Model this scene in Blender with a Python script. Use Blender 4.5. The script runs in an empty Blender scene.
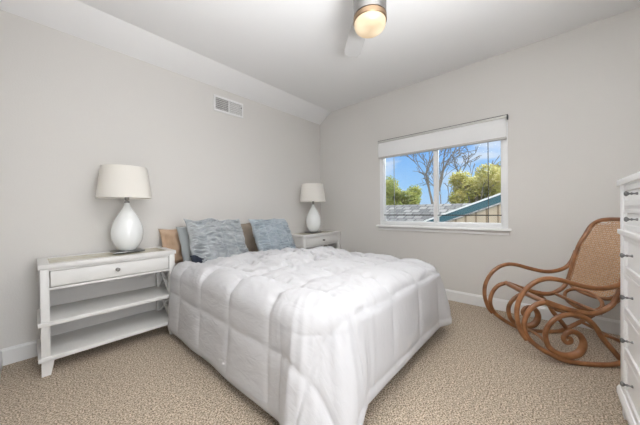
import bpy, bmesh, math, random
from mathutils import Vector, Matrix, noise
from math import pi, sin, cos, radians as R

random.seed(7)
scene = bpy.context.scene
C = scene.collection

# ------------------------------------------------------------------ camera
def make_camera():
    yaw, pitch, roll = 0.72825, -0.00801, -0.01168
    F = Vector((cos(yaw)*cos(pitch), sin(yaw)*cos(pitch), sin(pitch)))
    r = Vector((sin(yaw), -cos(yaw), 0)); u = r.cross(F)
    r2 = r*cos(roll) + u*sin(roll); u2 = u*cos(roll) - r*sin(roll)
    cam = bpy.data.cameras.new('camera'); o = bpy.data.objects.new('camera', cam); C.objects.link(o)
    m = Matrix((r2, u2, -F)).transposed().to_4x4(); m.translation = Vector((-3.3543, -2.9698, 1.0994))
    o.matrix_world = m
    cam.sensor_width = 36; cam.sensor_fit = 'HORIZONTAL'; cam.lens = 36*257.23/640
    cam.clip_start = 0.02; cam.clip_end = 200
    scene.camera = o
make_camera()

# ------------------------------------------------------------------ sky
def make_world():
    w = bpy.data.worlds.new('world'); scene.world = w; w.use_nodes = True
    nt = w.node_tree; N = nt.nodes; L = nt.links; N.clear()
    out = N.new('ShaderNodeOutputWorld'); bg = N.new('ShaderNodeBackground'); L.new(bg.outputs[0], out.inputs[0])
    tc = N.new('ShaderNodeTexCoord'); sep = N.new('ShaderNodeSeparateXYZ'); L.new(tc.outputs['Generated'], sep.inputs[0])
    ramp = N.new('ShaderNodeValToRGB'); L.new(sep.outputs['Z'], ramp.inputs[0])
    e = ramp.color_ramp.elements
    e[0].position = 0.0; e[0].color = (0.40, 0.56, 0.76, 1)
    e[1].position = 0.20; e[1].color = (0.19, 0.41, 0.78, 1)
    e2 = e.new(0.08); e2.color = (0.30, 0.52, 0.80, 1)
    mp = N.new('ShaderNodeMapping'); mp.inputs['Scale'].default_value = (1, 1, 3.2); L.new(tc.outputs['Generated'], mp.inputs[0])
    nz = N.new('ShaderNodeTexNoise'); nz.inputs['Scale'].default_value = 4.2; nz.inputs['Detail'].default_value = 6
    L.new(mp.outputs[0], nz.inputs['Vector'])
    cr = N.new('ShaderNodeValToRGB'); cr.color_ramp.elements[0].position = 0.50; cr.color_ramp.elements[1].position = 0.66
    L.new(nz.outputs[0], cr.inputs[0])
    mx = N.new('ShaderNodeMixRGB'); mx.inputs[2].default_value = (0.62, 0.68, 0.76, 1)
    L.new(cr.outputs[0], mx.inputs[0]); L.new(ramp.outputs[0], mx.inputs[1])
    # the upper sky, out of view, is brightened to send more light indoors
    ms = N.new('ShaderNodeMapRange'); ms.inputs['From Min'].default_value = 0.26; ms.inputs['From Max'].default_value = 0.42
    ms.inputs['To Min'].default_value = 0.0; ms.inputs['To Max'].default_value = 1.0; L.new(sep.outputs['Z'], ms.inputs[0])
    mx2 = N.new('ShaderNodeMixRGB'); mx2.inputs[2].default_value = (1.1, 1.16, 1.26, 1)
    L.new(ms.outputs[0], mx2.inputs[0]); L.new(mx.outputs[0], mx2.inputs[1])
    L.new(mx2.outputs[0], bg.inputs[0]); bg.inputs[1].default_value = 1.0
make_world()

sun = bpy.data.lights.new('sun', 'SUN'); sun.energy = 1.7; sun.angle = R(1.0); sun.color = (1.0, 0.95, 0.87)
so = bpy.data.objects.new('sun', sun); C.objects.link(so)
so.rotation_euler = Vector((0.75, 0.35, -0.62)).to_track_quat('-Z', 'Y').to_euler()

def area(name, loc, target, sx, sy, power, col=(1, 1, 1)):
    l = bpy.data.lights.new(name, 'AREA'); l.shape = 'RECTANGLE'; l.size = sx; l.size_y = sy; l.energy = power; l.color = col
    o = bpy.data.objects.new(name, l); C.objects.link(o); o.location = loc
    o.rotation_euler = (Vector(target)-Vector(loc)).to_track_quat('-Z', 'Y').to_euler()
    return o
area('doorway_fill', (-2.98, -4.35, 1.45), (-2.5, -1.0, 1.5), 1.0, 1.9, 33, (1.0, 0.99, 0.98))  # added fill light outside the doorway; no hallway is built there
area('daylight_fill_panel', (16.0, -1.0, 6.3), (0.0, -1.9, 1.4), 8.0, 3.2, 1300, (0.92, 0.96, 1.0))  # unseen panel added high outside to boost daylight through the window
fl = bpy.data.lights.new('bounce_fill', 'SPOT'); fl.energy = 430; fl.spot_size = R(120); fl.spot_blend = 1.0; fl.shadow_soft_size = 0.3; fl.color = (0.97, 0.985, 1.0)  # unseen spot added behind the camera, fills the room off the ceiling
fo = bpy.data.objects.new('bounce_fill', fl); C.objects.link(fo); fo.location = (-2.95, -3.3, 1.30)
fo.rotation_euler = (Vector((-2.80, -2.98, 2.74))-Vector(fo.location)).to_track_quat('-Z', 'Y').to_euler()
BULB_W = 4.5

scene.view_settings.view_transform = 'Standard'; scene.view_settings.look = 'None'
scene.view_settings.gamma = 1; scene.view_settings.use_curve_mapping = False
scene.view_settings.exposure = 0.37
scene.cycles.use_denoising = True
scene.cycles.max_bounces = 10; scene.cycles.diffuse_bounces = 6; scene.cycles.transparent_max_bounces = 16
scene.cycles.sample_clamp_indirect = 6

# ------------------------------------------------------------------ materials
def mat(name, col, rough=0.6, metal=0.0, bump=None, var=None, spec=0.5, coat=0.0, sheen=0.0, emit=None, trans=0.0, sub=0.0):
    """bump=(scale, strength, distance); var=(scale, colour2, lo, hi)"""
    m = bpy.data.materials.new(name); m.use_nodes = True; nt = m.node_tree; N = nt.nodes; L = nt.links
    b = N['Principled BSDF']
    b.inputs['Base Color'].default_value = (*col, 1); b.inputs['Roughness'].default_value = rough
    b.inputs['Metallic'].default_value = metal; b.inputs['Specular IOR Level'].default_value = spec
    b.inputs['Coat Weight'].default_value = coat; b.inputs['Sheen Weight'].default_value = sheen
    b.inputs['Transmission Weight'].default_value = trans
    tc = N.new('ShaderNodeTexCoord')
    if var:
        n = N.new('ShaderNodeTexNoise'); n.inputs['Scale'].default_value = var[0]; n.inputs['Detail'].default_value = 4
        L.new(tc.outputs['Object'], n.inputs['Vector'])
        r = N.new('ShaderNodeValToRGB'); r.color_ramp.elements[0].position = var[2]; r.color_ramp.elements[1].position = var[3]
        r.color_ramp.elements[0].color = (*col, 1); r.color_ramp.elements[1].color = (*var[1], 1)
        L.new(n.outputs[0], r.inputs[0]); L.new(r.outputs[0], b.inputs['Base Color'])
    if bump:
        n = N.new('ShaderNodeTexNoise'); n.inputs['Scale'].default_value = bump[0]; n.inputs['Detail'].default_value = 3
        L.new(tc.outputs['Object'], n.inputs['Vector'])
        bp = N.new('ShaderNodeBump'); bp.inputs['Strength'].default_value = bump[1]; bp.inputs['Distance'].default_value = bump[2]
        L.new(n.outputs[0], bp.inputs['Height']); L.new(bp.outputs[0], b.inputs['Normal'])
    if emit:
        b.inputs['Emission Color'].default_value = (*emit[0], 1); b.inputs['Emission Strength'].default_value = emit[1]
    return m

M = {}
M['wall'] = mat('greige_wall_paint', (0.685, 0.668, 0.645), 0.75, bump=(95, 0.22, 0.004), spec=0.25)
M['ceiling'] = mat('ceiling_paint', (0.84, 0.84, 0.845), 0.85, bump=(70, 0.15, 0.004), spec=0.2)
M['trim'] = mat('white_trim_paint', (0.80, 0.80, 0.80), 0.4, spec=0.4)
M['vinyl'] = mat('white_window_vinyl', (0.82, 0.83, 0.84), 0.35)
M['furn'] = mat('white_furniture_paint', (0.71, 0.705, 0.69), 0.38, bump=(30, 0.04, 0.002), spec=0.45)
M['chest'] = mat('bright_white_lacquer', (0.90, 0.90, 0.90), 0.35, spec=0.45)
M['nickel'] = mat('brushed_nickel', (0.27, 0.26, 0.25), 0.36, 1.0)
M['darknickel'] = mat('dark_nickel', (0.22, 0.22, 0.22), 0.3, 1.0)
M['brass'] = mat('warm_brass', (0.30, 0.21, 0.135), 0.42, 1.0)
M['ceramic'] = mat('white_ceramic_glaze', (0.84, 0.86, 0.86), 0.08, coat=0.5)
M['black'] = mat('black_plastic', (0.03, 0.03, 0.035), 0.5)
M['cord'] = mat('white_cord', (0.75, 0.73, 0.68), 0.5)
M['sheet'] = mat('beige_sheet', (0.60, 0.56, 0.50), 0.9, bump=(60, 0.2, 0.005), sheen=0.2)
M['skirt'] = mat('grey_bed_skirt', (0.34, 0.34, 0.34), 0.95, bump=(40, 0.5, 0.01), sheen=0.2)
M['tan'] = mat('tan_satin_fabric', (0.50, 0.35, 0.24), 0.5, bump=(14, 0.5, 0.02), var=(9, (0.42, 0.28, 0.18), 0.3, 0.7), sheen=0.3)
M['greyblue'] = mat('greyblue_satin', (0.36, 0.39, 0.40), 0.5, bump=(12, 0.4, 0.02), sheen=0.3)
M['taupe'] = mat('taupe_pillow_fabric', (0.26, 0.21, 0.165), 0.85, bump=(40, 0.4, 0.01), var=(10, (0.33, 0.275, 0.22), 0.35, 0.65))
M['navy'] = mat('navy_cloth', (0.012, 0.018, 0.035), 0.8, var=(30, (0.25, 0.3, 0.38), 0.62, 0.66))
M['ruched'] = mat('ruched_blue_grey_fabric', (0.29, 0.318, 0.332), 0.75, var=(9, (0.40, 0.42, 0.435), 0.35, 0.65), bump=(60, 0.25, 0.004), sheen=0.3)
M['ruched2'] = mat('ruched_pale_blue_fabric', (0.285, 0.335, 0.372), 0.75, var=(9, (0.38, 0.43, 0.47), 0.35, 0.65), bump=(60, 0.25, 0.004), sheen=0.3)
M['bark'] = mat('bark', (0.22, 0.19, 0.16), 0.9, bump=(20, 0.5, 0.02))
M['teal'] = mat('teal_fascia_paint', (0.03, 0.105, 0.13), 0.6)
M['guard'] = mat('white_gutter_metal', (0.78, 0.78, 0.76), 0.5)
M['grass'] = mat('lawn', (0.10, 0.16, 0.05), 0.95, var=(3, (0.16, 0.20, 0.08), 0.4, 0.6))

def leaf_mat(name, a, b):
    m = mat(name, a, 0.7, var=(1.8, b, 0.38, 0.62))
    nt = m.node_tree; N = nt.nodes; L = nt.links; p = N['Principled BSDF']; out = N['Material Output']
    t = N.new('ShaderNodeBsdfTranslucent'); t.inputs[0].default_value = (*b, 1); x = N.new('ShaderNodeMixShader'); x.inputs[0].default_value = 0.3
    L.new(p.outputs[0], x.inputs[1]); L.new(t.outputs[0], x.inputs[2]); L.new(x.outputs[0], out.inputs[0])
    return m
M['leafy'] = leaf_mat('yellow_green_leaves', (0.28, 0.30, 0.06), (0.45, 0.39, 0.12))
M['leafg'] = leaf_mat('green_leaves', (0.18, 0.25, 0.05), (0.42, 0.42, 0.12))

def carpet_mat():
    m = bpy.data.materials.new('beige_carpet'); m.use_nodes = True; nt = m.node_tree; N = nt.nodes; L = nt.links; b = N['Principled BSDF']
    tc = N.new('ShaderNodeTexCoord')
    def nz(s, d=2):
        n = N.new('ShaderNodeTexNoise'); n.inputs['Scale'].default_value = s; n.inputs['Detail'].default_value = d
        L.new(tc.outputs['Object'], n.inputs['Vector']); return n
    def ramp(src, a, ca, bb, cb):
        r = N.new('ShaderNodeValToRGB'); r.color_ramp.elements[0].position = a; r.color_ramp.elements[0].color = (*ca, 1)
        r.color_ramp.elements[1].position = bb; r.color_ramp.elements[1].color = (*cb, 1); L.new(src.outputs[0], r.inputs[0]); return r
    fine = ramp(nz(125, 6), 0.38, (0.18, 0.135, 0.09), 0.60, (0.74, 0.62, 0.49))
    big = ramp(nz(38, 4), 0.35, (0.80, 0.80, 0.80), 0.65, (1.0, 1.0, 1.0))
    mx = N.new('ShaderNodeMixRGB'); mx.blend_type = 'MULTIPLY'; mx.inputs[0].default_value = 1
    L.new(fine.outputs[0], mx.inputs[1]); L.new(big.outputs[0], mx.inputs[2]); L.new(mx.outputs[0], b.inputs['Base Color'])
    b.inputs['Roughness'].default_value = 1; b.inputs['Specular IOR Level'].default_value = 0.05; b.inputs['Sheen Weight'].default_value = 0.15
    v = nz(230, 2); bp = N.new('ShaderNodeBump'); bp.inputs['Strength'].default_value = 0.5; bp.inputs['Distance'].default_value = 0.008
    L.new(v.outputs[0], bp.inputs['Height']); L.new(bp.outputs[0], b.inputs['Normal'])
    return m
M['carpet'] = carpet_mat()

def wood_mat():
    m = bpy.data.materials.new('honey_bentwood'); m.use_nodes = True; nt = m.node_tree; N = nt.nodes; L = nt.links; b = N['Principled BSDF']
    tc = N.new('ShaderNodeTexCoord'); n = N.new('ShaderNodeTexNoise'); n.inputs['Scale'].default_value = 14; n.inputs['Detail'].default_value = 5
    L.new(tc.outputs['Object'], n.inputs['Vector'])
    r = N.new('ShaderNodeValToRGB'); r.color_ramp.elements[0].position = 0.3; r.color_ramp.elements[0].color = (0.17, 0.066, 0.024, 1)
    r.color_ramp.elements[1].position = 0.7; r.color_ramp.elements[1].color = (0.37, 0.165, 0.068, 1)
    L.new(n.outputs[0], r.inputs[0]); L.new(r.outputs[0], b.inputs['Base Color'])
    b.inputs['Roughness'].default_value = 0.28; b.inputs['Coat Weight'].default_value = 0.25; b.inputs['Coat Roughness'].default_value = 0.25
    return m
M['wood'] = wood_mat()
M['cane'] = mat('woven_cane', (0.46, 0.28, 0.16), 0.6, var=(60, (0.56, 0.36, 0.22), 0.4, 0.6))

def comforter_mat():
    m = mat('white_quilted_cotton', (0.54, 0.54, 0.555), 0.9, sheen=0.0, spec=0.2)
    nt = m.node_tree; N = nt.nodes; L = nt.links; b = N['Principled BSDF']
    tc = N.new('ShaderNodeTexCoord'); mp = N.new('ShaderNodeMapping'); mp.inputs['Scale'].default_value = (1.0, 0.35, 1)
    L.new(tc.outputs['UV'], mp.inputs[0])
    n = N.new('ShaderNodeTexNoise'); n.inputs['Scale'].default_value = 22; n.inputs['Detail'].default_value = 5; n.inputs['Distortion'].default_value = 1.2
    L.new(mp.outputs[0], n.inputs['Vector'])
    bp = N.new('ShaderNodeBump'); bp.inputs['Strength'].default_value = 0.25; bp.inputs['Distance'].default_value = 0.012
    L.new(n.outputs[0], bp.inputs['Height']); L.new(bp.outputs[0], b.inputs['Normal'])
    return m
M['comforter'] = comforter_mat()

def mixglow(name, col, tcol, f, transparent=None):
    """thin diffuse cloth or glass that lets part of the light through"""
    m = bpy.data.materials.new(name); m.use_nodes = True; nt = m.node_tree; N = nt.nodes; L = nt.links; p = N['Principled BSDF']; out = N['Material Output']
    p.inputs['Base Color'].default_value = (*col, 1); p.inputs['Roughness'].default_value = 0.8; p.inputs['Specular IOR Level'].default_value = 0.2
    t = N.new('ShaderNodeBsdfTranslucent'); t.inputs[0].default_value = (*tcol, 1)
    x = N.new('ShaderNodeMixShader'); x.inputs[0].default_value = f
    L.new(p.outputs[0], x.inputs[1]); L.new(t.outputs[0], x.inputs[2])
    if transparent:
        tr = N.new('ShaderNodeBsdfTransparent'); tr.inputs[0].default_value = (1, 1, 1, 1); y = N.new('ShaderNodeMixShader'); y.inputs[0].default_value = transparent
        L.new(x.outputs[0], y.inputs[1]); L.new(tr.outputs[0], y.inputs[2]); L.new(y.outputs[0], out.inputs[0])
    else:
        L.new(x.outputs[0], out.inputs[0])
    return m
M['shade'] = mixglow('cream_linen_shade', (0.92, 0.90, 0.86), (0.93, 0.90, 0.84), 0.3)
M['blind'] = mixglow('white_cellular_blind', (0.92, 0.92, 0.92), (0.96, 0.96, 0.96), 0.22)

def glass_mat():
    m = bpy.data.materials.new('window_glass'); m.use_nodes = True; nt = m.node_tree; N = nt.nodes; L = nt.links; out = N['Material Output']; N.remove(N['Principled BSDF'])
    t = N.new('ShaderNodeBsdfTransparent'); t.inputs[0].default_value = (0.97, 0.98, 0.98, 1); g = N.new('ShaderNodeBsdfGlossy'); g.inputs['Roughness'].default_value = 0.01
    x = N.new('ShaderNodeMixShader'); x.inputs[0].default_value = 0.035
    L.new(t.outputs[0], x.inputs[1]); L.new(g.outputs[0], x.inputs[2]); L.new(x.outputs[0], out.inputs[0])
    return m
M['glass'] = glass_mat()

def opal_mat():
    """glass bowl glowing over two bulbs"""
    m = bpy.data.materials.new('opal_glass'); m.use_nodes = True; nt = m.node_tree; N = nt.nodes; L = nt.links; p = N['Principled BSDF']
    p.inputs['Base Color'].default_value = (0.35, 0.28, 0.20, 1); p.inputs['Roughness'].default_value = 0.15
    tc = N.new('ShaderNodeTexCoord'); tot = None
    for c in ((-0.05, 0.035, -0.455), (0.045, -0.04, -0.46)):
        d = N.new('ShaderNodeVectorMath'); d.operation = 'DISTANCE'; d.inputs[1].default_value = c; L.new(tc.outputs['Object'], d.inputs[0])
        mr = N.new('ShaderNodeMapRange'); mr.interpolation_type = 'SMOOTHSTEP'; mr.inputs['From Min'].default_value = 0.0; mr.inputs['From Max'].default_value = 0.075
        mr.inputs['To Min'].default_value = 1.0; mr.inputs['To Max'].default_value = 0.0; L.new(d.outputs['Value'], mr.inputs[0])
        if tot is None: tot = mr
        else:
            ad = N.new('ShaderNodeMath'); ad.operation = 'MAXIMUM'; L.new(tot.outputs[0], ad.inputs[0]); L.new(mr.outputs[0], ad.inputs[1]); tot = ad
    mx = N.new('ShaderNodeMixRGB'); mx.inputs[1].default_value = (0.82, 0.60, 0.36, 1); mx.inputs[2].default_value = (1.25, 1.08, 0.78, 1)
    L.new(tot.outputs[0], mx.inputs[0]); L.new(mx.outputs[0], p.inputs['Emission Color']); p.inputs['Emission Strength'].default_value = 0.42
    return m
M['opal'] = opal_mat()

def striped(name, base, dark, axis, scale, width, rough=0.9, noise_amt=0.3):
    """boards or shingles: narrow dark joints along one axis"""
    m = bpy.data.materials.new(name); m.use_nodes = True; nt = m.node_tree; N = nt.nodes; L = nt.links; b = N['Principled BSDF']
    tc = N.new('ShaderNodeTexCoord'); s = N.new('ShaderNodeSeparateXYZ'); L.new(tc.outputs['Object'], s.inputs[0])
    mu = N.new('ShaderNodeMath'); mu.operation = 'MULTIPLY'; mu.inputs[1].default_value = scale; L.new(s.outputs[axis], mu.inputs[0])
    fr = N.new('ShaderNodeMath'); fr.operation = 'FRACT'; L.new(mu.outputs[0], fr.inputs[0])
    lt = N.new('ShaderNodeMath'); lt.operation = 'LESS_THAN'; lt.inputs[1].default_value = width; L.new(fr.outputs[0], lt.inputs[0])
    n = N.new('ShaderNodeTexNoise'); n.inputs['Scale'].default_value = 5; L.new(tc.outputs['Object'], n.inputs['Vector'])
    c = N.new('ShaderNodeMixRGB'); c.inputs[1].default_value = (*base, 1); c.inputs[2].default_value = (*[x*(1-noise_amt) for x in base], 1); L.new(n.outputs[0], c.inputs[0])
    d = N.new('ShaderNodeMixRGB'); d.inputs[2].default_value = (*dark, 1); L.new(lt.outputs[0], d.inputs[0]); L.new(c.outputs[0], d.inputs[1])
    L.new(d.outputs[0], b.inputs['Base Color']); b.inputs['Roughness'].default_value = rough
    return m
M['siding'] = striped('tan_board_siding', (0.62, 0.50, 0.36), (0.26, 0.19, 0.12), 'Y', 5.0, 0.20)

def shingle_mat():
    m = bpy.data.materials.new('grey_shingles'); m.use_nodes = True; nt = m.node_tree; N = nt.nodes; L = nt.links; b = N['Principled BSDF']
    tc = N.new('ShaderNodeTexCoord'); mp = N.new('ShaderNodeMapping'); mp.inputs['Rotation'].default_value = (0, 0, pi/2); L.new(tc.outputs['Object'], mp.inputs[0])
    br = N.new('ShaderNodeTexBrick'); br.inputs['Scale'].default_value = 1.5; br.inputs['Color1'].default_value = (0.33, 0.325, 0.31, 1); br.inputs['Color2'].default_value = (0.12, 0.12, 0.12, 1)
    br.inputs['Mortar'].default_value = (0.10, 0.10, 0.10, 1); br.inputs['Mortar Size'].default_value = 0.05; br.inputs['Row Height'].default_value = 0.5
    L.new(mp.outputs[0], br.inputs['Vector']); L.new(br.outputs[0], b.inputs['Base Color']); b.inputs['Roughness'].default_value = 0.95
    return m
M['shingle'] = shingle_mat()

# ------------------------------------------------------------------ mesh helpers
def box(bm, x0, x1, y0, y1, z0, z1, bev=0.0, seg=2):
    x0, x1 = min(x0, x1), max(x0, x1); y0, y1 = min(y0, y1), max(y0, y1); z0, z1 = min(z0, z1), max(z0, z1)
    v = [bm.verts.new((x, y, z)) for x in (x0, x1) for y in (y0, y1) for z in (z0, z1)]
    fs = [bm.faces.new([v[i] for i in q]) for q in ((0, 1, 3, 2), (4, 6, 7, 5), (0, 4, 5, 1), (2, 3, 7, 6), (0, 2, 6, 4), (1, 5, 7, 3))]
    if bev:
        ed = list({e for f in fs for e in f.edges})
        bmesh.ops.bevel(bm, geom=ed, offset=bev, segments=seg, profile=0.5, affect='EDGES')

def prism(bm, poly, axis, a, b):
    """extrude a 2D outline along an axis: axis 'y' takes (x, z) points, 'x' takes (y, z), 'z' takes (x, y)"""
    def P(p, t): return {'y': (p[0], t, p[1]), 'x': (t, p[0], p[1]), 'z': (p[0], p[1], t)}[axis]
    A = [bm.verts.new(P(p, a)) for p in poly]; B = [bm.verts.new(P(p, b)) for p in poly]; n = len(poly)
    bm.faces.new(A); bm.faces.new(B[::-1])
    for i in range(n): bm.faces.new((A[i], B[i], B[(i+1) % n], A[(i+1) % n]))
    bmesh.ops.recalc_face_normals(bm, faces=bm.faces)

def beam(bm, a, b, w, t, bev=0.0):
    """a rectangular bar from a to b, w wide, t thick (t along the most horizontal normal)"""
    a, b = Vector(a), Vector(b); d = (b-a).normalized(); up = Vector((0, 1, 0)) if abs(d.y) < 0.9 else Vector((1, 0, 0))
    s = d.cross(up).normalized(); u = s.cross(d).normalized()
    v = [bm.verts.new(p + s*(w/2)*i + u*(t/2)*j) for p in (a, b) for i, j in ((-1, -1), (1, -1), (1, 1), (-1, 1))]
    for q in ((0, 1, 2, 3), (7, 6, 5, 4), (0, 4, 5, 1), (1, 5, 6, 2), (2, 6, 7, 3), (3, 7, 4, 0)): bm.faces.new([v[i] for i in q])

def catmull(pts, n=6, closed=False):
    pts = [Vector(p) for p in pts]; out = []; m = len(pts)
    rng = range(m) if closed else range(m-1)
    for i in rng:
        g = (lambda k: pts[k % m]) if closed else (lambda k: pts[max(0, min(m-1, k))])
        p0, p1, p2, p3 = g(i-1), g(i), g(i+1), g(i+2)
        for k in range(n):
            t = k/n
            out.append(0.5*((2*p1)+(p2-p0)*t+(2*p0-5*p1+4*p2-p3)*t*t+(3*p1-p0-3*p2+p3)*t**3))
    if not closed: out.append(pts[-1])
    return out

def roundbox(bm, x0, x1, y0, y1, z0, z1, rc, re):
    """box with plan corners of radius rc and a soft top edge of radius re"""
    def outline(ins):
        rr = max(rc-ins, 0.01); pts = []
        for cx, cy, a0 in ((x1-ins-rr, y1-ins-rr, 0), (x0+ins+rr, y1-ins-rr, 90), (x0+ins+rr, y0+ins+rr, 180), (x1-ins-rr, y0+ins+rr, 270)):
            for k in range(9): a = R(a0+k*90/8); pts.append((cx+rr*cos(a), cy+rr*sin(a)))
        return pts
    lev = [(0.0, z0)] + [(re*(1-cos(k*pi/16)), z1-re+re*sin(k*pi/16)) for k in range(9)]
    rings = [[bm.verts.new((x, y, z)) for x, y in outline(i)] for i, z in lev]
    for A, B in zip(rings, rings[1:]):
        for k in range(len(A)): bm.faces.new((A[k], A[(k+1) % len(A)], B[(k+1) % len(A)], B[k]))
    bm.faces.new(rings[0][::-1]); bm.faces.new(rings[-1])

def tube(bm, pts, rad, segs=10, closed=False, flat=1.0, side=None):
    """rad is a number or a function of 0..1; side fixes the frame's first axis, flat squashes across it"""
    pts = [Vector(p) for p in pts]; n = len(pts); rings = []; prev = None
    for i, p in enumerate(pts):
        a = pts[(i-1) % n] if closed else pts[max(0, i-1)]; b = pts[(i+1) % n] if closed else pts[min(n-1, i+1)]
        t = (b-a).normalized()
        if side is not None: u = (Vector(side) - t*t.dot(Vector(side))).normalized()
        elif prev is None:
            u = t.orthogonal().normalized()
        else: u = (prev - t*t.dot(prev)).normalized()
        prev = u; w = t.cross(u); r = rad(i/(n-1)) if callable(rad) else rad
        rings.append([bm.verts.new(p + u*cos(2*pi*k/segs)*r + w*sin(2*pi*k/segs)*r*flat) for k in range(segs)])
    m = n if closed else n-1
    for i in range(m):
        A, B = rings[i], rings[(i+1) % n]
        for k in range(segs): bm.faces.new((A[k], A[(k+1) % segs], B[(k+1) % segs], B[k]))
    if not closed: bm.faces.new(rings[0][::-1]); bm.faces.new(rings[-1])

def lathe(bm, prof, segs=40, c=(0, 0, 0), axis='z'):
    c = Vector(c); rings = []
    for r, z in prof:
        if r < 1e-5: rings.append([bm.verts.new(c + (Vector((0, 0, z)) if axis == 'z' else Vector((0, z, 0))))])
        else: rings.append([bm.verts.new(c + (Vector((r*cos(2*pi*k/segs), r*sin(2*pi*k/segs), z)) if axis == 'z' else Vector((r*cos(2*pi*k/segs), z, r*sin(2*pi*k/segs))))) for k in range(segs)])
    for A, B in zip(rings, rings[1:]):
        if len(A) == 1 and len(B) == 1: continue
        for k in range(segs):
            k2 = (k+1) % segs
            if len(A) == 1: bm.faces.new((A[0], B[k2], B[k]))
            elif len(B) == 1: bm.faces.new((A[k], A[k2], B[0]))
            else: bm.faces.new((A[k], A[k2], B[k2], B[k]))

def obj(name, bm, m, parent=None, smooth=40, label=None):
    bmesh.ops.recalc_face_normals(bm, faces=bm.faces)
    me = bpy.data.meshes.new(name); bm.to_mesh(me); bm.free(); me.materials.append(M[m] if isinstance(m, str) else m)
    if smooth:
        me.shade_smooth()
        if smooth < 180: me.set_sharp_from_angle(angle=R(smooth))
    o = bpy.data.objects.new(name, me); C.objects.link(o)
    if parent: o.parent = parent
    if label: o['label'] = label
    return o
def NB(): return bmesh.new()

def struct(name, bm, m, parent=None, smooth=40):
    o = obj(name, bm, m, parent, smooth)
    if not parent: o['kind'] = 'structure'
    return o
def tag(o, label, cat, group=None):
    o['label'] = label; o['category'] = cat
    if group: o['group'] = group
    return o
def thing(name, label, cat, loc=(0, 0, 0), rot=(0, 0, 0), group=None):
    o = bpy.data.objects.new(name, None); C.objects.link(o); o.location = loc; o.rotation_euler = rot
    o.empty_display_size = 0.1
    return tag(o, label, cat, group)
def copy_tree(o, parent=None):
    c = o.copy(); C.objects.link(c); c.parent = parent
    for ch in list(o.children): copy_tree(ch, c)
    return c

# ------------------------------------------------------------------ room shell
XL, YB, H1, H2, CH = -3.525, -3.74, 2.586, 2.745, -0.25
WY0, WY1, WZ0, WZ1 = -2.645, -1.145, 0.88, 2.06       # window opening in wall_right (plane x = 0)
b = NB(); box(b, XL-0.12, 0.12, YB-0.12, 0.12, -0.12, 0.0); struct('floor', b, 'carpet', smooth=0)
b = NB(); box(b, XL-0.12, 0.12, 0.0, 0.12, 0.0, H2+0.1); struct('wall_back', b, 'wall', smooth=0)
b = NB(); box(b, XL-0.12, XL, YB-0.12, 0.0, 0.0, H2+0.1); struct('wall_left', b, 'wall', smooth=0)
b = NB()
box(b, 0, 0.12, YB-0.12, WY0, 0, H2+0.1); box(b, 0, 0.12, WY1, 0, 0, H2+0.1)
box(b, 0, 0.12, WY0, WY1, 0, WZ0); box(b, 0, 0.12, WY0, WY1, WZ1, H2+0.1)
struct('wall_right', b, 'wall', smooth=0)
DX0, DX1, DZ = -3.40, -2.56, 2.04                       # unseen doorway added in wall_front, behind the camera, to admit the fill light
b = NB()
box(b, XL, DX0, YB-0.12, YB, 0, H2+0.1); box(b, DX1, 0, YB-0.12, YB, 0, H2+0.1); box(b, DX0, DX1, YB-0.12, YB, DZ, H2+0.1)
struct('wall_front', b, 'wall', smooth=0)
b = NB()
for x0, x1, z0, z1 in ((DX0-0.06, DX0, 0, DZ+0.06), (DX1, DX1+0.06, 0, DZ+0.06), (DX0-0.06, DX1+0.06, DZ, DZ+0.06)): box(b, x0, x1, YB, YB+0.015, z0, z1)
struct('door_1', b, 'trim')
b = NB(); prism(b, [(0.12, H1), (0, H1), (CH, H2), (YB-0.12, H2), (YB-0.12, H2+0.1), (0.12, H2+0.1)], 'x', XL-0.12, 0.12)
struct('ceiling', b, 'ceiling', smooth=0)
def baseboard(name, x0, x1, y0, y1, axis, s):
    b = NB(); prof = [(0, 0), (0.016, 0), (0.016, 0.105), (0.011, 0.112), (0.009, 0.120), (0, 0.122)]
    if axis == 'x': prism(b, [(y0+s*p, z) for p, z in prof], 'x', x0, x1)
    else: prism(b, [(x0+s*p, z) for p, z in prof], 'y', y0, y1)
    struct(name, b, 'trim', smooth=0)
baseboard('baseboard_back', XL, 0, 0, 0, 'x', -1)
baseboard('baseboard_left', XL, XL, YB, -0.016, 'y', 1)
baseboard('baseboard_right', 0, 0, YB, -0.016, 'y', -1)
baseboard('baseboard_front', DX1+0.06, -0.016, YB, YB, 'x', 1)

# window
b = NB(); t = 0.056
box(b, -0.004, 0.075, WY0, WY0+t, WZ0, WZ1, 0.004); box(b, -0.004, 0.075, WY1-t, WY1, WZ0, WZ1, 0.004)
box(b, -0.002, 0.075, WY0+t, WY1-t, WZ0, WZ0+0.05, 0.004); box(b, -0.002, 0.075, WY0+t, WY1-t, WZ1-0.06, WZ1, 0.004)
box(b, 0.0, 0.07, -1.932, -1.888, WZ0+0.055, WZ1-0.06, 0.004)
win = struct('window_1', b, 'vinyl')
def sash(y0, y1, x):
    b = NB(); s = 0.009; z0, z1 = WZ0+0.05, WZ1-0.06
    box(b, x, x+0.03, y0, y0+s, z0, z1, 0.003); box(b, x, x+0.03, y1-s, y1, z0, z1, 0.003); box(b, x, x+0.03, y0+s, y1-s, z0, z0+s, 0.003); box(b, x, x+0.03, y0+s, y1-s, z1-s, z1, 0.003)
    o = struct('sash', b, 'vinyl', win)
    b = NB(); box(b, x+0.012, x+0.018, y0+s, y1-s, z0+s, z1-s); struct('glass_pane', b, 'glass', o, smooth=0)
sash(-1.888, WY1-t, 0.025); sash(WY0+t, -1.932, 0.018)
b = NB(); prism(b, [(-0.055, 0.862), (-0.048, 0.878), (0.0, 0.884), (0.0, 0.862)], 'y', WY0-0.028, WY1+0.042)
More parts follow.
